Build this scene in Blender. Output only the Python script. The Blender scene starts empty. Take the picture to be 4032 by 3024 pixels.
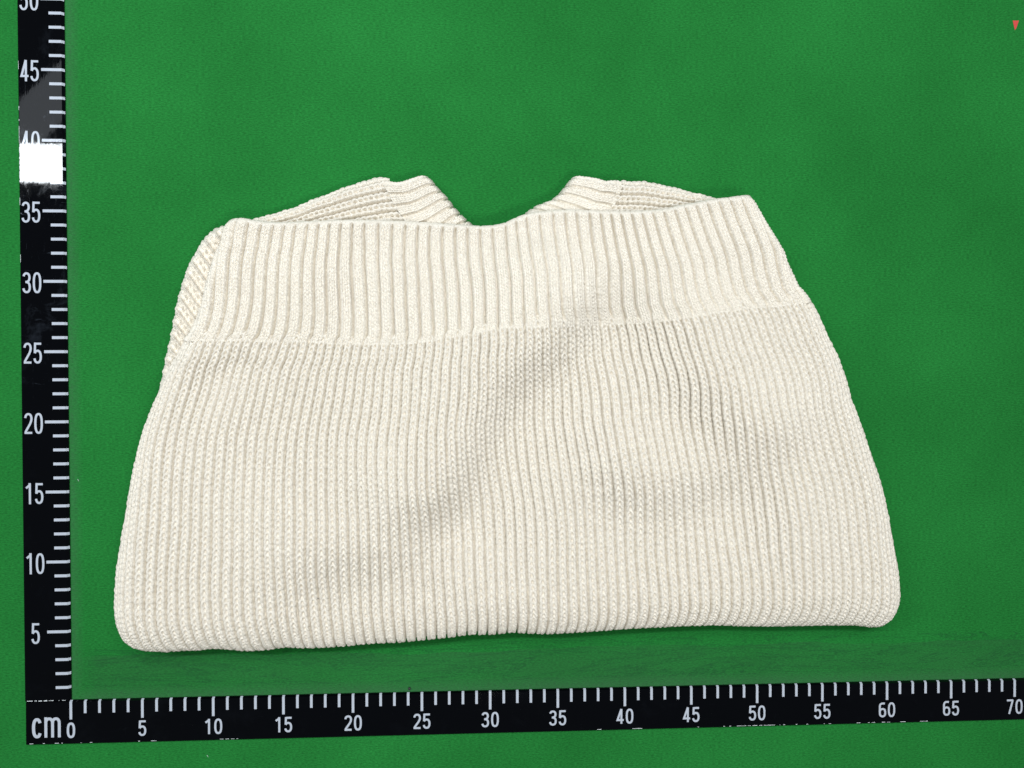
import bpy, math, random
import numpy as np
from mathutils import Vector, Matrix, Euler

S = 0.01                      # everything below is written in centimetres
rng = np.random.RandomState(7)
random.seed(7)
scene = bpy.context.scene
COL = scene.collection

# ---------------------------------------------------------------- camera
cam = bpy.data.cameras.new('camera')
cam_o = bpy.data.objects.new('camera', cam)
COL.objects.link(cam_o)
cam_o.location = (28.954*S, 23.160*S, 54.224*S)
cam_o.rotation_euler = (-0.0087332, -0.0497765, -0.0015370)
cam.sensor_width = 36.0
cam.lens = 36.0*2900/4032
cam.clip_start = 0.01
cam.clip_end = 50
scene.camera = cam_o

# ---------------------------------------------------------------- room light and lamps
world = bpy.data.worlds.new('World')
scene.world = world
world.use_nodes = True
bg = world.node_tree.nodes['Background']
bg.inputs[0].default_value = (0.80, 0.93, 1.0, 1)
bg.inputs[1].default_value = 0.07

def lamp(name, loc, size, power, color, target=None, rot=None, spread=math.pi):
    l = bpy.data.lights.new(name, 'AREA')
    l.shape = 'RECTANGLE'; l.size = size[0]*S; l.size_y = size[1]*S
    l.energy = power; l.color = color; l.spread = spread
    o = bpy.data.objects.new(name, l); COL.objects.link(o)
    o.location = Vector(loc)*S
    if target is not None:
        d = (Vector(target)-Vector(loc)).normalized()
        o.rotation_euler = d.to_track_quat('-Z', 'Y').to_euler()
    elif rot: o.rotation_euler = rot
    return o
# the ceiling tube that mirrors in the upright ruler, and two unseen soft panels added to brighten the scene
lamp('ceiling_tube', (-45, 80.7, 150), (210, 10.4), 27, (0.90, 0.96, 1.0))
lamp('added_panel', (62, 112, 150), (130, 30), 11, (0.97, 0.98, 1.0), target=(32, 25, 0))
lamp('added_panel', (60, -38, 150), (70, 20), 8.5, (1.0, 0.985, 0.96), target=(32, 20, 0))
lamp('reflection_strip', (-86, 97.5, 152), (60, 12), 0.38, (0.85, 0.92, 1.0), rot=(0, 0, math.radians(44)))  # unseen strip added only for its grey reflection in the upright ruler

scene.view_settings.view_transform = 'Standard'
scene.view_settings.look = 'None'
scene.view_settings.exposure = 0
scene.view_settings.gamma = 1
scene.view_settings.use_curve_mapping = False

# ---------------------------------------------------------------- traced outlines on the table, in cm
LEFT = [(11.78,34.15),(11.59,33.88),(11.34,33.3),(11.09,32.32),(10.82,31.56),(10.57,30.52),(10.31,29.63),(10.06,28.65),(9.79,27.69),(9.47,26.85),(9.15,26.27),(8.77,25.89)]
LEFTB = [(8.77,25.89),(8.45,25.3),(8.2,24.73),(7.75,24.08),(7.5,23.49),(7.25,22.9),(6.99,22.26),(6.6,21.37),(6.23,20.47),(5.84,19.39),(5.58,18.36),(5.33,17.2),(5.09,15.98),(4.88,14.79),(4.74,13.88),(4.56,12.92),(4.32,11.5),(4.12,10.22),(3.99,8.94),(3.93,7.64),(3.98,6.68),(4.1,5.71),(4.37,4.87)]
BOT = [(4.37,4.87),(4.82,4.39),(5.51,4.09),(6.57,3.95),(7.51,3.89),(8.48,3.98),(9.74,3.97),(10.88,4.1),(12.29,3.91),(13.56,3.84),(14.83,3.94),(15.47,4.09),(16.77,3.98),(18.76,3.99),(20.07,4.09),(21.68,4.21),(23.32,4.23),(25.26,4.39),(27.24,4.55),(28.14,4.7),(30.53,4.69),(31.26,4.84),(32.85,4.69),(34.45,4.65),(37.23,4.77),(39.92,4.92),(42.62,5.0),(46.0,5.07),(48.11,4.95),(50.85,4.89),(52.92,4.9),(56.38,4.88),(57.41,4.73),(58.1,4.64),(58.79,4.76),(59.35,5.29)]
RIGHTB = [(53.27,28.68),(53.77,27.89),(54.24,26.81),(54.72,25.74),(55.22,24.79),(55.83,23.24),(56.26,21.57),(56.74,20.33),(57.3,18.78),(57.86,17.21),(58.42,15.6),(58.84,13.83),(58.98,13.31),(59.25,11.82),(59.55,10.25),(59.76,9.1),(59.86,8.08),(59.94,7.2),(59.77,6.17),(59.35,5.29)]
RIGHT = [(48.88,36.31),(49.24,35.72),(49.65,34.87),(50.03,34.12),(50.55,33.15),(51.16,32.16),(51.76,30.69),(52.25,29.69),(52.78,29.16),(53.18,28.66)]
TOP = [(11.78,34.15),(12.08,34.2),(12.81,34.23),(13.86,34.05),(14.58,33.95),(15.9,33.94),(17.94,34.07),(20.01,34.16),(22.08,34.17),(24.14,34.12),(26.23,34.0),(28.31,33.89),(28.88,33.83),(29.75,33.82),(30.73,33.95),(31.22,34.1),(31.75,34.39),(32.49,34.68),(33.21,34.85),(34.68,35.01),(36.15,35.06),(37.63,35.0),(39.59,34.98),(41.07,35.03),(42.29,35.15),(43.61,35.44),(44.93,35.7),(45.92,35.91),(46.94,36.01),(48.01,36.18),(48.96,36.36)]
SEAM = [(8.77,25.89),(9.52,25.76),(11.5,25.73),(13.29,25.77),(15.02,25.65),(17.2,25.7),(18.06,25.61),(20.1,25.53),(23.15,25.51),(24.9,25.62),(25.86,25.74),(27.68,26.06),(28.88,26.13),(29.46,26.35),(31.35,26.58),(34.97,26.67),(36.76,26.91),(40.24,27.06),(42.04,27.17),(43.74,27.39),(45.56,27.7),(47.16,27.92),(48.76,28.14),(50.93,28.29),(53.27,28.68)]
SLEEVE_OUT = [(11.48,34.13),(11.27,34.0),(10.56,33.74),(10.11,33.34),(9.72,32.89),(9.35,32.17),(8.88,31.39),(8.56,30.47),(8.31,29.68),(8.04,28.65),(7.86,27.74),(7.66,26.57),(7.46,25.6),(7.26,24.81),(7.06,23.62),(6.83,22.65),(6.56,21.61)]
LSH_TOP = [(22.79,37.3),(22.4,37.37),(21.93,37.32),(21.08,37.06),(19.81,36.67),(18.55,36.13),(17.28,35.63),(16.23,35.15),(14.88,34.71),(13.51,34.33),(12.25,33.91),(11.19,33.27)]
LSH_BOT = [(25.5,31.81),(24.06,31.89),(21.9,31.79),(19.82,31.68),(17.31,31.22),(14.91,30.67),(12.65,29.76)]
LN_SEAM = [(22.3,37.15),(22.6,36.63),(22.94,36.04),(23.23,35.45),(23.62,34.83),(24.08,34.11),(24.8,32.86),(25.69,30.88),(26.59,28.53)]
LN_EDGE = [(25.5,37.49),(25.8,37.24),(26.33,36.62),(27.01,35.94),(27.32,35.45),(27.95,34.77),(28.78,34.03),(29.49,33.38),(30.4,32.21)]
LN_TOP = [(22.28,37.28),(22.81,37.19),(23.35,37.07),(23.89,37.13),(24.52,37.34),(25.01,37.49),(25.5,37.49)]
RN_SEAM = [(39.59,37.21),(39.46,36.8),(39.31,36.36),(39.11,35.87),(38.91,35.47),(38.54,34.6),(37.89,33.14),(37.15,31.13),(36.23,28.57)]
RN_EDGE = [(36.08,37.57),(35.85,37.36),(35.55,36.98),(35.15,36.48),(34.8,36.13),(34.39,35.81),(33.75,35.62),(33.14,35.33),(32.56,34.9),(31.86,34.22),(31.13,33.31),(30.58,32.39)]
RN_TOP = [(39.63,37.26),(39.39,37.37),(39.0,37.38),(38.39,37.3),(37.8,37.44),(37.28,37.53),(36.58,37.61),(36.08,37.57)]
RSH_TOP = [(39.54,37.31),(40.34,37.27),(41.1,37.28),(41.61,37.23),(42.37,37.09),(42.79,36.94),(43.61,36.84),(44.36,36.61),(44.96,36.49),(45.64,36.33),(46.18,36.19),(47.69,35.89),(49.02,35.34)]
RSH_BOT = [(37.37,32.26),(39.04,32.36),(41.08,32.56),(43.31,32.76),(45.18,32.96),(47.62,33.07)]
RSL_OUT = [(49.22,36.16),(49.79,35.64),(50.33,34.83),(50.77,34.03),(51.23,33.13),(51.6,32.25),(52.11,30.95),(52.73,29.86),(53.31,29.45),(53.77,28.76),(54.21,27.84),(54.66,26.82)]
RED = [(69.78,50.21),(70.26,50.22),(70.04,49.6),(69.94,49.5)]
PIN = [(24.08,0.34)]
HAIR = [(29.51,27.38),(29.67,27.34),(30.16,27.35),(30.46,27.38)]
SPECK = [(18.22,8.21),(18.33,8.16)]
LINT = [(9.52,-4.24),(4.4,6.16),(0.53,15.86)]
UCORN = [(-3.06,-2.89)]

# ---------------------------------------------------------------- helpers
def tag(o, label=None, cat=None, group=None, kind=None):
    if label: o['label'] = label
    if cat: o['category'] = cat
    if group: o['group'] = group
    if kind: o['kind'] = kind
    return o
def empty(name, loc=(0, 0, 0), rz=0):
    o = bpy.data.objects.new(name, None); COL.objects.link(o)
    o.location = Vector(loc)*S; o.rotation_euler = (0, 0, rz); o.empty_display_size = 0.02
    return o
def mesh_obj(name, verts, faces, mat, parent=None, smooth=False):
    me = bpy.data.meshes.new(name)
    me.from_pydata([Vector(v)*S for v in verts], [], faces)
    me.materials.append(mat)
    if smooth: me.polygons.foreach_set('use_smooth', [True]*len(me.polygons))
    me.update()
    o = bpy.data.objects.new(name, me); COL.objects.link(o)
    if parent: o.parent = parent
    return o
def link_copy(o, name, parent, loc, rz=0):
    c = bpy.data.objects.new(name, o.data); COL.objects.link(c); c.parent = parent
    c.location = Vector(loc)*S; c.rotation_euler = (0, 0, rz)
    return c

def new_mat(name):
    m = bpy.data.materials.new(name); m.use_nodes = True
    nt = m.node_tree
    return m, nt, nt.nodes['Principled BSDF']
def N(nt, typ, **kw):
    n = nt.nodes.new(typ)
    for k, v in kw.items():
        if k.startswith('i_'): n.inputs[k[2:]].default_value = v
        else: setattr(n, k, v)
    return n
def math_node(nt, op, a, b=None, clamp=False):
    n = nt.nodes.new('ShaderNodeMath'); n.operation = op; n.use_clamp = clamp
    for i, x in enumerate((a, b)):
        if x is None: continue
        if isinstance(x, (int, float)): n.inputs[i].default_value = x
        else: nt.links.new(x, n.inputs[i])
    return n.outputs[0]
def ramp(nt, src, p0, p1, c0=(0, 0, 0, 1), c1=(1, 1, 1, 1)):
    r = nt.nodes.new('ShaderNodeValToRGB'); nt.links.new(src, r.inputs[0])
    r.color_ramp.elements[0].position = p0; r.color_ramp.elements[1].position = p1
    r.color_ramp.elements[0].color = c0; r.color_ramp.elements[1].color = c1
    return r.outputs[0]
def mix(nt, fac, a, b, typ='MIX'):
    n = nt.nodes.new('ShaderNodeMixRGB'); n.blend_type = typ
    for i, x in enumerate((fac, a, b)):
        if isinstance(x, (int, float)): n.inputs[i].default_value = x
        elif isinstance(x, tuple): n.inputs[i].default_value = x
        else: nt.links.new(x, n.inputs[i])
    return n.outputs[0]
def noise(nt, vec, scale, detail=3, rough=0.55, dist=0.0):
    n = nt.nodes.new('ShaderNodeTexNoise')
    n.inputs['Scale'].default_value = scale; n.inputs['Detail'].default_value = detail
    n.inputs['Roughness'].default_value = rough; n.inputs['Distortion'].default_value = dist
    if vec is not None: nt.links.new(vec, n.inputs['Vector'])
    return n.outputs['Fac']
def mapping(nt, vec, scale=(1, 1, 1), rot=(0, 0, 0), loc=(0, 0, 0)):
    n = nt.nodes.new('ShaderNodeMapping'); nt.links.new(vec, n.inputs[0])
    n.inputs['Scale'].default_value = scale; n.inputs['Rotation'].default_value = rot
    n.inputs['Location'].default_value = loc
    return n.outputs[0]

# ---------------------------------------------------------------- materials
def mat_cloth():
    m, nt, b = new_mat('green_cloth')
    tc = N(nt, 'ShaderNodeTexCoord'); P = tc.outputs['Object']
    sep = N(nt, 'ShaderNodeSeparateXYZ'); nt.links.new(P, sep.inputs[0])
    X, Y = sep.outputs[0], sep.outputs[1]
    blot = ramp(nt, noise(nt, P, 6.5, 4, 0.65), 0.18, 0.82)
    fine = noise(nt, mapping(nt, P, (450, 1300, 1)), 1.0, 3, 0.7)
    base = mix(nt, blot, (0.0100, 0.130, 0.022, 1), (0.0175, 0.202, 0.037, 1))
    g = math_node(nt, 'MULTIPLY_ADD', fine, 1.8); g.node.inputs[2].default_value = 0.12
    col = mix(nt, 1.0, base, g, 'MULTIPLY')
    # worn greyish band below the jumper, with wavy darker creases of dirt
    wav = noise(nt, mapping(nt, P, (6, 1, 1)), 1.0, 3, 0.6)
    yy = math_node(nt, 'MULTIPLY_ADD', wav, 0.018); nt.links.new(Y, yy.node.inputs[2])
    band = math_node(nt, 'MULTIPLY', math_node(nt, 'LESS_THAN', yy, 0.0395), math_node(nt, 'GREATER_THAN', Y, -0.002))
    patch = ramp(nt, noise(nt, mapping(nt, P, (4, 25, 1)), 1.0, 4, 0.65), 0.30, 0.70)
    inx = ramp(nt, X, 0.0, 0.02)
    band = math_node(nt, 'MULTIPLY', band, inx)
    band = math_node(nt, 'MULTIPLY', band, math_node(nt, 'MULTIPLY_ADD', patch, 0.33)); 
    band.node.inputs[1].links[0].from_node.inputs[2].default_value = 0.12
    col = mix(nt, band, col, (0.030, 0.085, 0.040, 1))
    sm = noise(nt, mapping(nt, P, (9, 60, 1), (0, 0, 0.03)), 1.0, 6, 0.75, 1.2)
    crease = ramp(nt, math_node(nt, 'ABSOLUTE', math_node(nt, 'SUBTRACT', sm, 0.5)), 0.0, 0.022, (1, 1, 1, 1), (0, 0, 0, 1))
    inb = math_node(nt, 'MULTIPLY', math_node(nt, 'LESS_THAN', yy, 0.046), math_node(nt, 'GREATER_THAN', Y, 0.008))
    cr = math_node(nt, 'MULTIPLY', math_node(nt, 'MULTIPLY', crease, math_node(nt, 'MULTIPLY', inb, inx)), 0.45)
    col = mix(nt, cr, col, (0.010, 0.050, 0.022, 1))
    # lint and dust rubbed in along the two rulers
    dx = math_node(nt, 'SUBTRACT', 1.0, math_node(nt, 'MULTIPLY', math_node(nt, 'ABSOLUTE', math_node(nt, 'SUBTRACT', X, 0.001)), 130), True)
    dy = math_node(nt, 'SUBTRACT', 1.0, math_node(nt, 'MULTIPLY', math_node(nt, 'ABSOLUTE', math_node(nt, 'SUBTRACT', Y, 0.001)), 110), True)
    dx = math_node(nt, 'MULTIPLY', dx, math_node(nt, 'GREATER_THAN', Y, -0.001))
    dy = math_node(nt, 'MULTIPLY', dy, math_node(nt, 'GREATER_THAN', X, -0.002))
    dust = math_node(nt, 'MULTIPLY', math_node(nt, 'MAXIMUM', dx, dy), math_node(nt, 'MULTIPLY', noise(nt, P, 300, 3, 0.7), 0.55))
    col = mix(nt, dust, col, (0.06, 0.12, 0.075, 1))
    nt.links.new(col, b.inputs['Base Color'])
    b.inputs['Roughness'].default_value = 0.85
    b.inputs['Specular IOR Level'].default_value = 0.08
    b.inputs['Sheen Weight'].default_value = 0.0
    b.inputs['Sheen Roughness'].default_value = 0.4
    # woven cross rib
    w = N(nt, 'ShaderNodeTexWave', wave_type='BANDS', bands_direction='Y')
    w.inputs['Scale'].default_value = 1/0.00083/ (2*math.pi) * 1.0 * 0.5
    w.inputs['Distortion'].default_value = 0.6; w.inputs['Detail Scale'].default_value = 3
    nt.links.new(P, w.inputs['Vector'])
    h = math_node(nt, 'ADD', math_node(nt, 'MULTIPLY', w.outputs['Fac'], 0.12), fine)
    h2 = math_node(nt, 'ADD', h, math_node(nt, 'MULTIPLY', noise(nt, P, 25, 2), 6.0))
    bp = N(nt, 'ShaderNodeBump', i_Strength=0.35, i_Distance=0.0004)
    nt.links.new(h2, bp.inputs['Height']); nt.links.new(bp.outputs[0], b.inputs['Normal'])
    return m

def mat_wool():
    m, nt, b = new_mat('cream_wool')
    tc = N(nt, 'ShaderNodeTexCoord'); P = tc.outputs['Object']
    n1 = ramp(nt, noise(nt, P, 700, 3, 0.7), 0.33, 0.60)
    n2 = noise(nt, P, 45, 3, 0.6)
    c = mix(nt, n1, (0.68, 0.62, 0.52, 1), (0.88, 0.83, 0.74, 1))
    c = mix(nt, math_node(nt, 'MULTIPLY', n2, 0.25), c, (0.80, 0.74, 0.63, 1))
    nt.links.new(c, b.inputs['Base Color'])
    b.inputs['Roughness'].default_value = 0.75
    b.inputs['Specular IOR Level'].default_value = 0.35
    b.inputs['Sheen Weight'].default_value = 0.10
    b.inputs['Sheen Roughness'].default_value = 0.35
    bp = N(nt, 'ShaderNodeBump', i_Strength=0.6, i_Distance=0.0005)
    nt.links.new(noise(nt, P, 1500, 3, 0.7), bp.inputs['Height'])
    nt.links.new(bp.outputs[0], b.inputs['Normal'])
    return m

def mat_acrylic():
    m, nt, b = new_mat('black_acrylic')
    tc = N(nt, 'ShaderNodeTexCoord'); P = tc.outputs['Object']
    # scuffs: clouds of dull grey and fine scratches
    cl = ramp(nt, noise(nt, P, 26, 5, 0.7, 0.5), 0.56, 0.74)
    s1 = noise(nt, mapping(nt, P, (30, 260, 1), (0, 0, 0.7)), 1.0, 5, 0.75, 1.5)
    s2 = noise(nt, mapping(nt, P, (260, 40, 1), (0, 0, 0.35)), 1.0, 5, 0.75, 1.5)
    sc = ramp(nt, math_node(nt, 'MAXIMUM', s1, s2), 0.64, 0.76)
    sep = N(nt, 'ShaderNodeSeparateXYZ'); nt.links.new(P, sep.inputs[0])
    wear_and_glint = math_node(nt, 'SUBTRACT', 1.0, math_node(nt, 'MULTIPLY', math_node(nt, 'ABSOLUTE', math_node(nt, 'SUBTRACT', sep.outputs[1], 0.345)), 6.5), True)
    wear_and_glint = math_node(nt, 'ADD', wear_and_glint, 0.06)
    k = math_node(nt, 'MULTIPLY', math_node(nt, 'ADD', math_node(nt, 'MULTIPLY', cl, 0.4), sc), wear_and_glint, True)
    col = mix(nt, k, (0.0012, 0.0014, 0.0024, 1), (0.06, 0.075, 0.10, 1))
    nt.links.new(col, b.inputs['Base Color'])
    wv = ramp(nt, noise(nt, mapping(nt, P, (190, 60, 1), (0, 0, 0.5)), 1.0, 3, 0.6, 1.0), 0.35, 0.7, (0.015, 0.015, 0.015, 1), (0.045, 0.045, 0.045, 1))
    r = math_node(nt, 'MULTIPLY_ADD', k, 0.16); nt.links.new(wv, r.node.inputs[2])
    nt.links.new(r, b.inputs['Roughness'])
    b.inputs['Specular IOR Level'].default_value = 0.38
    bp = N(nt, 'ShaderNodeBump', i_Strength=0.02, i_Distance=0.0003)
    nt.links.new(noise(nt, mapping(nt, P, (400, 150, 1), (0, 0, 0.4)), 1.0, 2), bp.inputs['Height'])
    nt.links.new(bp.outputs[0], b.inputs['Normal'])
    return m
def mat_plain(name, col, rough=0.5, spec=0.5):
    m, nt, b = new_mat(name)
    tc = N(nt, 'ShaderNodeTexCoord')
    n = noise(nt, tc.outputs['Object'], 350, 3, 0.6)
    c = mix(nt, n, tuple(x*0.86 for x in col)+(1,), tuple(min(1, x*1.1) for x in col)+(1,))
    nt.links.new(c, b.inputs['Base Color'])
    b.inputs['Roughness'].default_value = rough; b.inputs['Specular IOR Level'].default_value = spec
    return m
CLOTH = mat_cloth(); WOOL = mat_wool(); ACRYL = mat_acrylic()
PRINT = mat_plain('grey_white_print', (0.50, 0.545, 0.62), 0.06, 0.42)
GLINT = mat_plain('painted_glint', (0.80, 0.86, 0.88), 0.35)  # pale colour for the glints painted on the ruler edges
RED_INK = mat_plain('red_print', (0.62, 0.06, 0.05), 0.5)
DARK = mat_plain('dark_fibre', (0.03, 0.03, 0.035), 0.6)
PALE = mat_plain('pale_fibre', (0.45, 0.62, 0.52), 0.8)

# ---------------------------------------------------------------- green cloth
def build_cloth():
    nx, ny = 150, 120
    xs = np.linspace(-60, 125, nx); ys = np.linspace(-50, 110, ny)
    g = []
    for y in ys:
        for x in xs:
            z = 0.0
            g.append((x, y, z))
    f = [(j*nx+i, j*nx+i+1, (j+1)*nx+i+1, (j+1)*nx+i) for j in range(ny-1) for i in range(nx-1)]
    o = mesh_obj('ground', g, f, CLOTH)
    tag(o, kind='structure')
build_cloth()

# ---------------------------------------------------------------- rulers
def profile_bar(name, a0, a1, prof, axis, parent, mat):
    # prof: closed list of (across, z); axis 'x' runs along x, 'y' along y
    n = len(prof); v = []
    for a in (a0, a1):
        for c, z in prof: v.append((a, c, z) if axis == 'x' else (c, a, z))
    f = [(i, (i+1) % n, n+(i+1) % n, n+i) for i in range(n)]
    f += [tuple(range(n-1, -1, -1)), tuple(range(n, 2*n))]
    o = mesh_obj(name, v, f, mat, parent)
    me = o.data
    import bmesh
    bm = bmesh.new(); bm.from_mesh(me); bmesh.ops.recalc_face_normals(bm, faces=bm.faces); bm.to_mesh(me); bm.free()
    return o

def arc(cx, cy, rx, ry, a0, a1, n=14, p=2.0):
    out = []
    for i in range(n+1):
        a = math.radians(a0+(a1-a0)*i/n); c, s = math.cos(a), math.sin(a)
        out.append((cx+rx*math.copysign(abs(c)**(2/p), c), cy+ry*math.copysign(abs(s)**(2/p), s)))
    return out
# single stroke numerals in a box 0.42 wide, 1 high (centre lines 0.06..0.94)
B0, T0 = 0.055, 0.945
GLY = {
 '0': [arc(.21, .5, .155, .445, 0, 360, 36, 2.5)],
 '1': [[(.06, .76), (.23, .90), (.235, 1.0)], [(.245, 0), (.245, 1.0)]],
 '2': [arc(.21, .72, .15, .225, 172, 0, 14, 2.3)+[(.345, .62), (.29, .48), (.085, .13), (.06, .055)], [(.02, .055), (.39, .055)]],
 '3': [arc(.195, .745, .145, .20, 165, -90, 16, 2.2), arc(.195, .29, .155, .235, 90, -168, 18, 2.3), [(.14, .535), (.22, .535)]],
 '4': [[(.40, .25), (.06, .25), (.27, 1.0)], [(.275, 0), (.275, 1.0)]],
 '5': [[(.38, .945), (.085, .945)], [(.085, 1.0), (.065, .50)], [(.065, .50)]+arc(.20, .335, .155, .28, 125, -165, 18, 2.3)],
 '6': [[(.34, .93), (.30, .94)]+arc(.215, .72, .16, .225, 80, 180, 10, 2.3)+[(.055, .33)], arc(.21, .31, .155, .255, 180, -180, 30, 2.4)],
 '7': [[(.02, .945), (.385, .945)], [(.36, .95), (.30, .70), (.15, 0)]],
 'c': [arc(.21, .36, .155, .305, 32, 328, 26, 2.4)],
 'm': [[(.06, 0), (.06, .72)], arc(.18, .50, .12, .165, 180, 0, 12, 2.3)+[(.30, 0)], arc(.42, .50, .12, .165, 180, 0, 12, 2.3)+[(.54, 0)]],
}
def ribbon(pts, w, sx, sy, ox, oy, verts, faces, z):
    P = [(ox+x*sx, oy+y*sy) for x, y in pts]
    n = len(P); closed = (abs(P[0][0]-P[-1][0])+abs(P[0][1]-P[-1][1])) < 1e-6 and n > 6
    if closed: P = P[:-1]; n -= 1
    base = len(verts)
    for i in range(n):
        a = P[(i-1) % n] if (closed or i > 0) else None
        c = P[(i+1) % n] if (closed or i < n-1) else None
        def nrm(p, q):
            d = (q[0]-p[0], q[1]-p[1]); l = math.hypot(*d) or 1e-9
            return (-d[1]/l, d[0]/l)
        if a is None: nx, ny = nrm(P[i], c); k = 1
        elif c is None: nx, ny = nrm(a, P[i]); k = 1
        else:
            n1 = nrm(a, P[i]); n2 = nrm(P[i], c)
            nx, ny = n1[0]+n2[0], n1[1]+n2[1]; l = math.hypot(nx, ny) or 1e-9
            nx /= l; ny /= l; k = min(2.2, 1/max(.3, nx*n1[0]+ny*n1[1]))
        zi = z if closed else z+i*4e-5
        verts.append((P[i][0]+nx*w/2*k, P[i][1]+ny*w/2*k, zi))
        verts.append((P[i][0]-nx*w/2*k, P[i][1]-ny*w/2*k, zi))
    for i in range(n if closed else n-1):
        j = (i+1) % n
        faces.append((base+2*i, base+2*i+1, base+2*j+1, base+2*j))
def glyph_obj(name, ch, h, sx, w, z, parent, loc):
    v, f = [], []
    for k, pl in enumerate(GLY[ch]):
        ribbon(pl, w, sx, h, 0, 0, v, f, z+k*0.003)
    f = [tuple(reversed(q)) if True else q for q in f]
    o = mesh_obj(name, v, f, PRINT, parent)
    me = o.data
    for p in me.polygons:
        if p.normal.z < 0: p.flip()
    o.location = Vector(loc)*S
    return o
ZT = 0.22
def tick_mesh(name, L, w, run, drop, axis, parent):
    # a printed stroke on the top face that continues down the bevelled edge
    e = 0.006
    pr = [(-L, ZT+e), (0.0, ZT+e), (run+e*.6, ZT-drop+e*.6)]
    v = []
    for c, z in pr:
        for s in (-w/2, w/2): v.append((s, c, z) if axis == 'x' else (c, s, z))
    f = [(0, 1, 3, 2), (2, 3, 5, 4)]
    o = mesh_obj(name, v, f, PRINT, parent)
    for p in o.data.polygons:
        if p.normal.z < 0: p.flip()
    return o

def wear_and_glint(parent, boxes):  # pale flecks that paint the glints of light along the bevelled ruler edges
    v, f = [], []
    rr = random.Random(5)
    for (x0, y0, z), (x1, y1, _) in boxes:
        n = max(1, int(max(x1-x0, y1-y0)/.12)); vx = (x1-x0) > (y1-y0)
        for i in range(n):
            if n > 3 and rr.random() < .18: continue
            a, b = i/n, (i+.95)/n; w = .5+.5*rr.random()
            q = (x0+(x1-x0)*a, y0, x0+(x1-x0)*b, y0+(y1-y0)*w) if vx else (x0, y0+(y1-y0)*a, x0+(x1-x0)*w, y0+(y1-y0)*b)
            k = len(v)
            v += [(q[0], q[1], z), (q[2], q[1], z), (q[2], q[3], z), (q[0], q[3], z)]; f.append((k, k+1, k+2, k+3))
    tag(mesh_obj('edge_glint', v, f, GLINT, parent), kind='stuff')
def build_ruler_h():
    r = empty('ruler', (0, 0, 0))
    tag(r, 'long black ruler lying along the bottom, marked cm and 0 to 70', 'ruler')
    run, drop = 0.087, 0.136
    prof = [(0, ZT), (run, ZT-drop), (run, 0.004), (-3.05, 0.004), (-3.05, ZT-0.07), (-3.0, ZT-0.012), (-2.96, ZT)]
    profile_bar('bar', -3.12, 76.5, prof, 'x', r, ACRYL)
    sh = lo = None
    for t in range(0, 77):
        if t % 5 == 0:
            if lo is None: lo = tick_mesh('tick_mark', 1.26, 0.185, run, drop, 'x', r); o = lo
            else: o = link_copy(lo, 'tick_mark', r, (t, 0, 0))
        else:
            if sh is None: sh = tick_mesh('tick_mark', 0.83, 0.185, run, drop, 'x', r); o = sh
            else: o = link_copy(sh, 'tick_mark', r, (t, 0, 0))
        o.location = (t*S, 0, 0)
        if t % 5 == 0:
            s = str(t); h = 1.10; sx = 1.36; adv = 0.70
            if t == 0:
                glyph_obj('numeral', '0', 1.08, 1.36, 0.165, ZT+.006, r, (-0.285, -2.58, 0))
            else:
                x0 = t-(adv*(len(s)-1)+0.42*sx)/2
                for i, ch in enumerate(s):
                    glyph_obj('numeral', ch, h, sx, 0.145, ZT+.006, r, (x0+i*adv, -2.56, 0))
    glyph_obj('letter', 'c', 2.02, 1.55, 0.215, ZT+.006, r, (-2.68, -2.56, 0))
    glyph_obj('letter', 'm', 2.02, 1.95, 0.20, ZT+.006, r, (-1.86, -2.52, 0))
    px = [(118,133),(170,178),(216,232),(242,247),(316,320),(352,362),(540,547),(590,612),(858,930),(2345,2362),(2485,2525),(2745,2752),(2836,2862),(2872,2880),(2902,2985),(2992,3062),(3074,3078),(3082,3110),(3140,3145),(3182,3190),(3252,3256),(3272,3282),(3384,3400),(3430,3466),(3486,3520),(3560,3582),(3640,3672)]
    wear_and_glint(r, [(((a-279)/55.9*(1+a/4032*.045), -2.96, ZT+.003), ((b-279)/55.9*(1+b/4032*.045), -2.925, ZT+.003)) for a, b in px])
    return r
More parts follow.
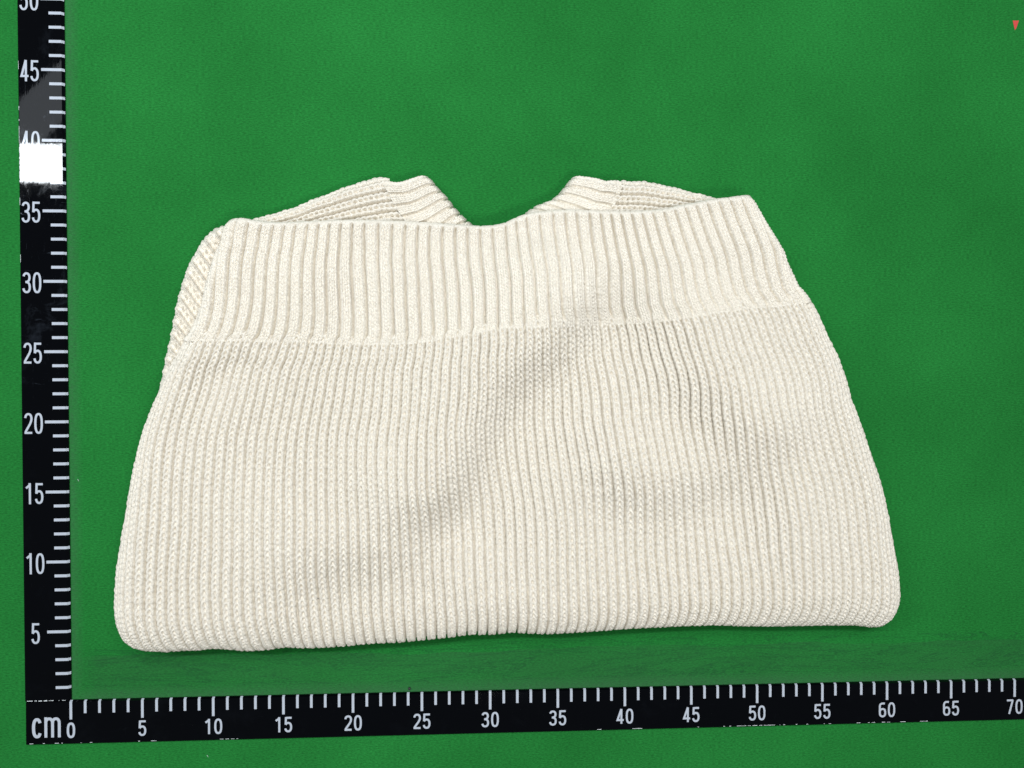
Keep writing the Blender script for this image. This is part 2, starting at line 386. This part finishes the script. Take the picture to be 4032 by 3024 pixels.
def build_ruler_v():
    x0 = -0.183
    r = empty('ruler', (x0, 0.0525, 0), 0.0036)
    V0 = True
    tag(r, 'upright black ruler along the left side, scratched and glinting near 38, marked 5 to 50', 'ruler')
    run, drop = 0.158, 0.136
    prof = [(0, ZT), (run, ZT-drop), (run, 0.004), (-3.03, 0.004), (-3.03, ZT-0.07), (-2.98, ZT-0.012), (-2.94, ZT)]
    profile_bar('bar', 0.05, 61.5, prof, 'y', r, ACRYL)
    sh = lo = None
    for t in range(1, 61):
        if t % 5 == 0:
            if lo is None: lo = tick_mesh('tick_mark', 1.40, 0.20, run, drop, 'y', r); o = lo
            else: o = link_copy(lo, 'tick_mark', r, (0, t, 0))
        else:
            if sh is None: sh = tick_mesh('tick_mark', 0.85, 0.20, run, drop, 'y', r); o = sh
            else: o = link_copy(sh, 'tick_mark', r, (0, t, 0))
        o.location = (0, t*S, 0)
        if t % 5 == 0:
            s = str(t); h = 1.50; sx = 1.42; adv = 0.70
            W = adv*(len(s)-1)+0.42*sx
            for i, ch in enumerate(s):
                glyph_obj('numeral', ch, h, sx, 0.15, ZT+.006, r, (-2.19-W/2+i*adv, t-0.85, 0))
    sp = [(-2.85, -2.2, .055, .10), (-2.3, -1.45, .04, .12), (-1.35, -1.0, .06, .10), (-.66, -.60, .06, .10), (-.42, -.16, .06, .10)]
    wear_and_glint(r, [((a, y0_, ZT+.004), (b, y1_, ZT+.004)) for a, b, y0_, y1_ in sp]+[((-2.97, a, ZT+.002), (-2.945, b, ZT+.002)) for a, b in ((31.2, 31.9), (35.4, 36.2), (36.9, 38.8), (39.1, 39.5), (39.8, 41.6), (42.1, 42.4), (45, 45.6))])
    return r
build_ruler_h(); build_ruler_v()

# ---------------------------------------------------------------- knitting
def smooth_curve(pts, n, m=400):
    P = np.array(pts, float)
    d = np.r_[0, np.cumsum(np.hypot(*np.diff(P, axis=0).T))]; d /= d[-1]
    t = np.linspace(0, 1, m)
    X = np.interp(t, d, P[:, 0]); Y = np.interp(t, d, P[:, 1])
    k = np.hanning(15); k /= k.sum()
    def sm(v):
        pad = np.r_[2*v[0]-v[7:0:-1], v, 2*v[-1]-v[-2:-9:-1]]
        return np.convolve(pad, k, 'valid')
    X, Y = sm(X), sm(Y)
    d = np.r_[0, np.cumsum(np.hypot(np.diff(X), np.diff(Y)))]; d /= d[-1]
    return X, Y, d
class Curve:
    def __init__(s, pts): s.X, s.Y, s.d = smooth_curve(pts, 0)
    def __call__(s, t): return np.interp(t, s.d, s.X), np.interp(t, s.d, s.Y)
def coons(T, B, L, Rr, a, b):
    # T,B run left to right, L,Rr run top to bottom
    tx, ty = T(a); bx, by = B(a); lx, ly = L(b); rx, ry = Rr(b)
    c = [f(t) for f, t in ((T, 0.), (T, 1.), (B, 0.), (B, 1.))]
    out = []
    for k, (t_, b_, l_, r_) in enumerate(((tx, bx, lx, rx), (ty, by, ly, ry))):
        out.append((1-b)*t_+b*b_+(1-a)*l_+a*r_-((1-a)*(1-b)*c[0][k]+a*(1-b)*c[1][k]+(1-a)*b*c[2][k]+a*b*c[3][k]))
    return out
def roll(s, total, R0, R1):
    """arc length s (0..total, may run a little outside) -> flat fraction 0..1 and roll angles
       R0/R1: roll radius (same unit) at either end, 0 = none"""
    W = total - (R0+R1)*(math.pi/2-1)              # plan width
    d = s.copy(); q = np.ones_like(s)
    if R0 > 0:
        th = np.clip(s/R0, -math.pi/2, math.pi/2)
        i = s < R0*math.pi/2
        d[i] = R0*(1-np.cos(th[i])); q[i] = np.sin(th[i])
    off = R0*(math.pi/2-1)
    i = s >= R0*math.pi/2
    d[i] = s[i]-off
    if R1 > 0:
        e = total-s
        th = np.clip(e/R1, -math.pi/2, math.pi/2)
        i = e < R1*math.pi/2
        d[i] = W-R1*(1-np.cos(th[i])); q[i] = np.sin(th[i])
    return d/W, q
def wob(x, y, seed, scale, n=7):
    r = np.random.RandomState(seed); o = np.zeros(np.broadcast(x, y).shape)
    for _ in range(n):
        a = r.rand()*6.28; k = scale*(0.5+r.rand()); o += np.sin((x*np.cos(a)+y*np.sin(a))*k+r.rand()*6.28)
    return o/n**.5
HASH = rng.rand(512, 512, 4)
def hsh(c, r, k): return HASH[np.mod(c, 512), np.mod(r, 512), k]
def legs(U, V, offs, flare, rad, hz, up=-1, jit=1.0, ring=False, taper=.35, pw=.5):
    """height of the V-shaped loop legs. offs: list of wale centres in the unit cell."""
    c = np.floor(U).astype(int); s = U-c-.5; r = np.floor(V).astype(int)
    H = np.zeros_like(U)
    for dr in (-1, 0, 1):
        rr = r+dr
        for wi, wc in enumerate(offs):
            j0 = (hsh(c*3+wi, rr, 0)-.5)*.16*jit; j1 = (hsh(c*3+wi, rr, 1)-.5)*.05*jit
            y = V-rr-.5+j0
            yy = np.clip(1-(y/.70)**2, 0, 1)
            for side in (-1, 1):
                jl = (hsh(c*3+wi, rr, 2 if side < 0 else 3)-.5)
                tt = np.clip((y*(-up)+.62)/1.24, 0, 1)
                xc = wc+j1+side*(flare[0]+flare[1]*(np.sin(tt*2.2) if ring else tt))
                w = rad*(1+.22*jl*jit)*(taper+(1-taper)*yy**.5)
                p = np.clip(1-((s-xc)/w)**2, 0, 1)
                h = hz*(1+.3*jl*jit)*p**pw*yy**pw*(1+.25*y*(-up))
                H = np.maximum(H, h)
    return H, s, c, r
def sstep(x, a, b):
    t = np.clip((x-a)/(b-a), 0, 1); return t*t*(3-2*t)
def knit_chunky(U, V, amp=1.0, depth=.24, flat=0.):
    H, s, c, r = legs(U, V, (0.,), (.085, .205), .185, .17, ring=True, taper=.6, pw=.40)
    a = np.abs(s)
    env = .13*np.clip(1-(s/.48)**2, 0, 1)**.5-.05
    valley = -depth*sstep(a, .405, .485)
    bars = .04*sstep(a, .38, .46)*(.5+.5*np.cos(2*math.pi*(V+.25+.18*np.sign(s))))
    fv = V-np.floor(V)
    hole = -.14*np.exp(-(s/.075)**2-((fv-.52)/.20)**2)*(.6+.8*hsh(c, r, 3))
    return amp*(env+H*(1-.35*flat)+valley+bars*(1-flat)+hole*(1-flat))-.12
def knit_rib(U, V, half=.35, depth=.42, offs=(-.185, .185), flare=(.05, .085), rad=.082, hz=.14, bump=1.0):
    H, s, c, r = legs(U, V, offs, flare, rad, hz, jit=.8)
    a = np.abs(s)
    env = .12*np.sqrt(np.clip(1-(s/.50)**4, 0, 1))-.08
    valley = -depth*sstep(a, half, half+.065)
    bars = .03*sstep(a, half, half+.05)*(.5+.5*np.cos(2*math.pi*V))
    fv = V-np.floor(V)
    hole = -.08*(np.exp(-((a-abs(offs[0]))/.03)**2)+.6*np.exp(-(s/.03)**2))*(.35+.65*np.exp(-((fv-.5)/.25)**2))
    return env+(H+hole)*(1-sstep(a, half, half+.05))+valley+bars-.06
def add_sheet(name, X, Y, Z, D, parent, label=None):
    """macro surface X,Y,Z (ny,nx) pushed out along its normal by D"""
    P = np.stack([X, Y, Z], -1)
    du = np.gradient(P, axis=1); dv = np.gradient(P, axis=0)
    n = np.cross(dv, du); l = np.linalg.norm(n, axis=-1, keepdims=True); l[l < 1e-9] = 1e-9
    n /= l
    P = P+n*D[..., None]
    P[..., 2] = np.maximum(P[..., 2], 0.02)
    ny, nx = X.shape
    co = (P*S).reshape(-1, 3).astype(np.float32)
    me = bpy.data.meshes.new(name)
    idx = np.arange(ny*nx).reshape(ny, nx)
    q = np.stack([idx[:-1, :-1], idx[1:, :-1], idx[1:, 1:], idx[:-1, 1:]], -1).reshape(-1, 4)
    me.vertices.add(len(co)); me.vertices.foreach_set('co', co.ravel())
    me.loops.add(q.size); me.loops.foreach_set('vertex_index', q.ravel().astype(np.int32))
    me.polygons.add(len(q)); me.polygons.foreach_set('loop_start', np.arange(0, q.size, 4, dtype=np.int32))
    me.polygons.foreach_set('loop_total', np.full(len(q), 4, dtype=np.int32))
    me.polygons.foreach_set('use_smooth', np.ones(len(q), dtype=bool))
    me.materials.append(WOOL); me.update(calc_edges=True)
    o = bpy.data.objects.new(name, me); COL.objects.link(o); o.parent = parent
    if label: o['label'] = label
    return o

SW = empty('sweater', (0, 0, 0))
tag(SW, 'cream chunky rib knit sweater folded flat on the green cloth, wide ribbed hem on top', 'sweater')

def gauss(X, Y, cx, cy, lx, ly, ang, A):
    a = math.radians(ang); dx, dy = X-cx, Y-cy
    p = dx*math.cos(a)+dy*math.sin(a); q = -dx*math.sin(a)+dy*math.cos(a)
    return A*np.exp(-(p/lx)**2-(q/ly)**2)
def scarp(X, Y, p, q, A, w, reach, fade=3.0):
    """a soft step whose high side is on the left of the line p -> q"""
    dx, dy = q[0]-p[0], q[1]-p[1]; L = math.hypot(dx, dy); dx /= L; dy /= L
    u = (X-p[0])*dx+(Y-p[1])*dy; n = -(X-p[0])*dy+(Y-p[1])*dx
    n = n+.6*np.sin(u*.45+p[0])
    win = sstep(u, -fade, fade*.6)*(1-sstep(u, L-fade*.6, L+fade))
    return A*np.tanh(n/w)*np.exp(-(n/reach)**2)*win
FOLDS = [  # centre x, y, half length, half width, angle, height in cm
 (12.5, 21.5, 5, 1.8, 65, .25), (15, 14, 8, 3, 80, .22), (52, 14, 7, 2.5, 105, .30), (36, 23, 3.5, 2.2, 90, .25),
 (21, 29.5, 1.6, 4.0, 0, -.42), (17.5, 30, 1.8, 4.0, 0, .20), (36, 30, 2.0, 4.5, 15, .22), (44, 29, 2.0, 4.5, 25, .20)]
def folds(X, Y):
    z = np.zeros_like(X)
    for f in FOLDS: z += gauss(X, Y, *f)
    z += scarp(X, Y, (25.6, 13.4), (37.2, 29.0), 1.65, 2.2, 6)
    z += scarp(X, Y, (17.0, 8.2), (26.0, 12.6), .60, 2.0, 5.0)
    z += scarp(X, Y, (42.5, 21.5), (51, 18.2), 1.0, 2.4, 5)
    z += scarp(X, Y, (37.5, 15.4), (49, 14.6), .85, 2.3, 5)
    z += scarp(X, Y, (9.8, 22.8), (14.0, 24.5), .34, 1.0, 3.0, 1.5)
    return z+.05*wob(X, Y, 3, .5)

cT, cS, cB = Curve(TOP), Curve(SEAM), Curve(BOT)
cL, cR, cLB, cRB = Curve(LEFT), Curve(RIGHT), Curve(LEFTB), Curve(RIGHTB)

def front_panel():
    wid = 50.0; Rs = 1.9
    tot = wid+2*Rs*(math.pi/2-1)
    ext = Rs*1.1
    nx, ny = 1400, 640
    s = np.linspace(-ext, tot+ext, nx)
    a, qa = roll(s, tot, Rs, Rs)
    hgt = 22.5; Rb = 3.0; totb = hgt+Rb*(math.pi/2-1)
    t = np.linspace(-.95, totb+Rb*.9, ny)
    b, qb = roll(t, totb, 0, Rb)
    A, Bm = np.meshgrid(a, b); QA, QB = np.meshgrid(qa, qb)
    SA, TB = np.meshgrid(s, t)
    Bc = np.clip(Bm, 0, 1); Ac = np.clip(A, 0, 1)
    X, Y = coons(cS, cB, cLB, cRB, Ac, Bc)
    Y = Y - np.where(TB < 0, TB, 0)*1.0
    X = X-np.where(TB < 0, TB, 0)*.62*(1-2*Ac)
    zm = 1.5
    Ztop = 3.0+.35*np.sin(math.pi*np.clip(Bm, 0, 1))**.8+.12*Bc
    Ztop = Ztop+folds(X, Y)*np.clip(QA, 0, 1)*np.clip(QB, 0, 1)
    pos = zm+(Ztop-zm)*np.clip(QA, 0, 1)*np.clip(QB, 0, 1)
    neg = np.maximum(np.clip(-QA, 0, 1), np.clip(-QB, 0, 1))
    Z = np.where(neg > 0, zm*(1-neg)+.06*neg, pos)
    U = (SA/tot-.5)*(76+6*np.clip(Bm, 0, 1))+40+.10*wob(X, Y, 11, .35)+.05*wob(X, Y, 12, 1.1)
    V = TB/.402+6.0*np.clip((TB-(totb-4.6))/4.6, 0, 1.2)**2+.12*wob(X, Y, 13, .5)
    dep = .33+.05*wob(X, Y, 14, .4)
    fl = (1-np.clip(QB, 0, 1))**1.2
    D = knit_chunky(U, V, 1.0, dep+.12*fl, fl)
    edge = (hsh(np.floor(U).astype(int), 7, 0)-.5)*1.5+.35*np.cos((U-np.floor(U)-.5)*2*math.pi)*-1
    D = D-.5*(1-sstep(V, -1.5+edge, -.6+edge))
    D = D-.27*(1-np.clip(QA, 0, 1)*np.clip(QB, 0, 1))**2.5
    D = D*(1-np.clip(1-QA, 0, 1)*np.clip(1-QB, 0, 1))**2
    D = np.where(neg > 0, D*(1-sstep(neg, .0, .25))-.12*sstep(neg, 0, .25), D)
    return add_sheet('front_panel', X, Y, Z, D, SW)
def hem_band():
    gaps = [956,1005,1052,1097,1138,1179,1223,1264,1305,1346,1388,1431,1484,1536,1584,1632,1678,1727,1776,1823,1872,1919,1970,2014,2057,2108,2159,2205,2248,2298,2340,2381,2419,2461,2502,2543,2587,2630,2672,2715,2760,2806,2851,2898,2947]
    f = (np.array(gaps)-906)/(2955-906)            # share of the top edge from its left corner
    gi = np.arange(len(gaps), dtype=float)
    fx = np.r_[-.03, 0, f, 1.0, 1.03]; ix = np.r_[-1.6, -1.0, gi, 44.25, 44.9]
    wid = 43.0; Rs = .85; tot = wid+2*Rs*(math.pi/2-1)
    nx, ny = 1150, 250
    s = np.linspace(-Rs*1.45, tot+Rs*1.45, nx)
    a, qa = roll(s, tot, Rs, Rs)
    hgt = 8.0; Rt = .33; totb = hgt+Rt*(math.pi/2-1)
    t = np.linspace(-Rt*1.5, totb+.42, ny)
    b, qb = roll(t, totb, Rt, 0)
    A, Bm = np.meshgrid(a, b); QA, QB = np.meshgrid(qa, qb); SA, TB = np.meshgrid(s, t)
    Ac, Bc = np.clip(A, 0, 1), np.clip(Bm, 0, 1)
    X, Y = coons(cT, cS, cL, cR, Ac, Bc)
    Y = Y-np.where(Bm > 1, (Bm-1)*hgt, 0)
    e = np.clip(np.minimum(Ac, 1-Ac)*45/1.3, 0, 1)**.5
    zm = 1.5+.75*e*(1-Bc)
    Ztop = (zm+.42)*(1-sstep(Bc, 0, .5))+sstep(Bc, 0, .5)*3.0
    Ztop = Ztop+folds(X, Y)*np.clip(QA, 0, 1)*sstep(Bc, .0, .3)
    pos = zm+(Ztop-zm)*np.clip(QA, 0, 1)*np.clip(QB, 0, 1)
    neg = np.maximum(np.clip(-QA, 0, 1), 0)
    negt = np.clip(-QB, 0, 1)
    Z = np.where(neg > 0, np.minimum(pos, zm*(1-neg)+.06*neg), pos)
    Z = np.where(negt > 0, np.minimum(Z, zm-.45*negt), Z)
    A_ext = A+np.where(SA < 0, SA/wid*.6, 0)+np.where(SA > tot, (SA-tot)/wid*.6, 0)
    uT = np.interp(A_ext, fx, ix)
    uS = -2.6+(A_ext)*(45.8+2.6)
    k = sstep(Bc, 0, 1)*.5+Bc*.5
    U = uT*(1-k)+uS*k+.06*wob(X, Y, 21, .5)+.02*wob(X, Y, 22, 1.5)
    V = TB/.232+.12*wob(X, Y, 23, .5)
    D = knit_rib(U, V, half=.415+.012*wob(X, Y, 24, .5))
    lip = 1-sstep(TB, .35, .75)
    lip2 = sstep(TB, totb-.35, totb-.10)
    D = D*(1-lip2)+lip2*np.maximum(D, -.2)-.6*sstep(TB, totb+.10, totb+.40)                    # cast-on edge: the troughs close up
    D = D*(1-lip*.93)+lip*.03
    D = D-.12*(1-np.clip(QA, 0, 1))**1.5
    D = D*(1-np.clip(1-QA, 0, 1)*sstep(TB, totb-.6, totb-.1))
    return add_sheet('ribbed_hem', X, Y, Z, D, SW)
front_panel(); hem_band()

def side_patch(name, T, B, L, Rr, wid, hgt, Rt, Rl, Rrt, zf, nx, ny, knit, zm=.8):
    """a lower layer: coons patch, rolled down to the cloth along its free edges.
       zf(a,b) gives the height of its upper face."""
    totx = wid+(Rl+Rrt)*(math.pi/2-1); toty = hgt+Rt*(math.pi/2-1)
    s = np.linspace(-Rl*1.45, totx+Rrt*1.45, nx); t = np.linspace(-Rt*1.45, toty, ny)
    a, qa = roll(s, totx, Rl, Rrt); b, qb = roll(t, toty, Rt, 0)
    A, Bm = np.meshgrid(a, b); QA, QB = np.meshgrid(qa, qb); SA, TB = np.meshgrid(s, t)
    A = np.clip(A, 0, 1); Bm = np.clip(Bm, 0, 1)
    X, Y = coons(T, B, L, Rr, A, Bm)
    Zt = zf(A, Bm)
    pos = zm+(Zt-zm)*np.clip(QA, 0, 1)*np.clip(QB, 0, 1)
    neg = np.maximum(np.clip(-QA, 0, 1), np.clip(-QB, 0, 1))
    Z = np.where(neg > 0, zm*(1-neg)+.05*neg, pos)
    return add_sheet(name, X, Y, Z, knit(SA, TB, X, Y), SW)
def line(p, q): return Curve([tuple(np.array(p)*(1-t)+np.array(q)*t) for t in np.linspace(0, 1, 12)])

# left shoulder: wales run along the top edge (a), columns stack downwards (b)
def kn_sh(SA, TB, X, Y):
    return knit_chunky(TB/.66+.15+.05*wob(X, Y, 31, .8), SA/.37+.1*wob(X, Y, 32, .8), 1.35, .13)
side_patch('shoulder', Curve(LSH_TOP[::-1]), Curve(LSH_BOT[::-1]), line(LSH_TOP[-1], LSH_BOT[-1]), line(LSH_TOP[0], LSH_BOT[0]),
           11.5, 5.0, .6, 0, 0, lambda a, b: 1.55+.35*b+.1*np.sin(a*5), 330, 190, kn_sh)
side_patch('shoulder', Curve(RSH_TOP), Curve(RSH_BOT), line(RSH_TOP[0], RSH_BOT[0]), line(RSH_TOP[-1], RSH_BOT[-1]),
           9.5, 4.6, .6, 0, 0, lambda a, b: 1.55+.35*b, 280, 170, lambda SA, TB, X, Y: kn_sh(SA*-1.0, TB, X, Y))
# neckband pieces: ribs run from the shoulder seam (b=0) to the neck edge (b=1)
def kn_nb(SA, TB, X, Y):
    U = TB/.84+.35+.04*wob(X, Y, 41, 1.0)
    V = SA/.235+.1*wob(X, Y, 42, .8)
    return knit_rib(U, V, half=.31, depth=.17, hz=.09)+.03
side_patch('neckband', Curve(LN_TOP), line(LN_SEAM[-1], LN_EDGE[-1]), Curve(LN_SEAM), Curve(LN_EDGE),
           3.6, 9.0, .45, .0, .35, lambda a, b: 1.75+.25*np.sin(a*math.pi)+.15*b, 150, 260, kn_nb, zm=1.0)
side_patch('neckband', Curve(RN_TOP[::-1]), line(RN_EDGE[-1], RN_SEAM[-1]), Curve(RN_EDGE), Curve(RN_SEAM),
           3.6, 9.0, .45, .35, .0, lambda a, b: 1.75+.25*np.sin(a*math.pi)+.15*b, 150, 260, kn_nb, zm=1.0)
# left sleeve, folded back under the hem; its wales run down and inwards
SI = [(x+2.3+.9*i/16, y-3.9) for i, (x, y) in enumerate(SLEEVE_OUT)]
def kn_sl(SA, TB, X, Y):
    U = SA/.88+.06*wob(X, Y, 51, .9); V = TB/.37+.1*wob(X, Y, 52, .8)
    k = sstep(TB, .55, 1.3)
    D = knit_chunky(U, V, 1.05, .26)
    return D*k+(1-k)*(np.maximum(D, -.05)*.45)
side_patch('sleeve', Curve(SLEEVE_OUT), Curve(SI), line(SLEEVE_OUT[0], SI[0]), line(SLEEVE_OUT[-1], SI[-1]),
           14.0, 3.9, .8, 0, 0, lambda a, b: 1.9+.35*a-.9*np.exp(-(a/.16)**2)*sstep(b, .1, .6), 420, 150, kn_sl)
# right sleeve, only a sliver of it shows past the hem
SR = [(x-3.5, y-.4) for x, y in RSL_OUT]
side_patch('sleeve', Curve(RSL_OUT[::-1]), Curve(SR[::-1]), line(RSL_OUT[-1], SR[-1]), line(RSL_OUT[0], SR[0]),
           12.5, 3.5, .5, 0, 0, lambda a, b: 1.1+.1*b, 300, 80, kn_sl, zm=.6)

# ---------------------------------------------------------------- small things
def blob(name, cx, cy, cz, r, mat, sq=1.0):
    v, f = [], []; n, m = 10, 6
    for j in range(m+1):
        th = math.pi*j/m
        for i in range(n):
            ph = 2*math.pi*i/n
            v.append((cx+r*math.sin(th)*math.cos(ph), cy+r*math.sin(th)*math.sin(ph), cz+r*sq*math.cos(th)))
    for j in range(m):
        for i in range(n):
            f.append((j*n+i, j*n+(i+1) % n, (j+1)*n+(i+1) % n, (j+1)*n+i))
    return mesh_obj(name, v, f, mat, smooth=True)
def fibre(name, pts, r, mat):
    v, f = [], []
    for k, (x, y, z) in enumerate(pts):
        q = pts[min(k+1, len(pts)-1)]; p = pts[max(k-1, 0)]
        d = Vector(q)-Vector(p); d.normalize(); s = d.cross(Vector((0, 0, 1))).normalized(); u = s.cross(d)
        for i in range(5):
            a = 2*math.pi*i/5; w = s*math.cos(a)*r+u*math.sin(a)*r
            v.append((x+w.x, y+w.y, z+w.z))
    for k in range(len(pts)-1):
        for i in range(5): f.append((k*5+i, k*5+(i+1) % 5, k*5+5+(i+1) % 5, k*5+5+i))
    return mesh_obj(name, v, f, mat)
tag(blob('bead', PIN[0][0], PIN[0][1]+.02, .11, .10, DARK), 'tiny black bead on the cloth at the ruler edge beside mark 24', 'bead')
rx = [(x, y, .012) for x, y in RED]
tag(mesh_obj('sticker', rx+[(x, y, .002) for x, y, z in rx], [(3, 2, 1, 0), (0, 1, 5, 4), (1, 2, 6, 5), (2, 3, 7, 6), (3, 0, 4, 7)], RED_INK),
    'small red scrap lying on the cloth in the top right corner', 'scrap')

hz = 3.42
tag(fibre('hair', [(HAIR[0][0], HAIR[0][1], hz), (HAIR[1][0], HAIR[1][1], hz+.10), (HAIR[2][0], HAIR[2][1], hz+.10), (HAIR[3][0], HAIR[3][1], hz)], .012, DARK),
    'short dark hair lying across one rib near the bottom of the ribbed hem', 'hair')
tag(fibre('hair', [(SPECK[0][0], SPECK[0][1], 3.75), (SPECK[1][0], SPECK[1][1]-.03, 3.75)], .02, DARK),
    'tiny dark speck of fibre on the lower left of the sweater', 'fibre')
for (x, y), lab in zip(LINT, ('pale lint fleck on the cloth below the ruler, beside mark 10', 'pale lint fleck on the cloth beside the left edge of the sweater near mark 5', 'pale lint fleck on the cloth beside mark 16 of the upright ruler')):
    tag(fibre('lint', [(x-.05, y+.07, .03), (x, y, .05), (x+.04, y-.08, .03)], .018, PALE), lab, 'lint')
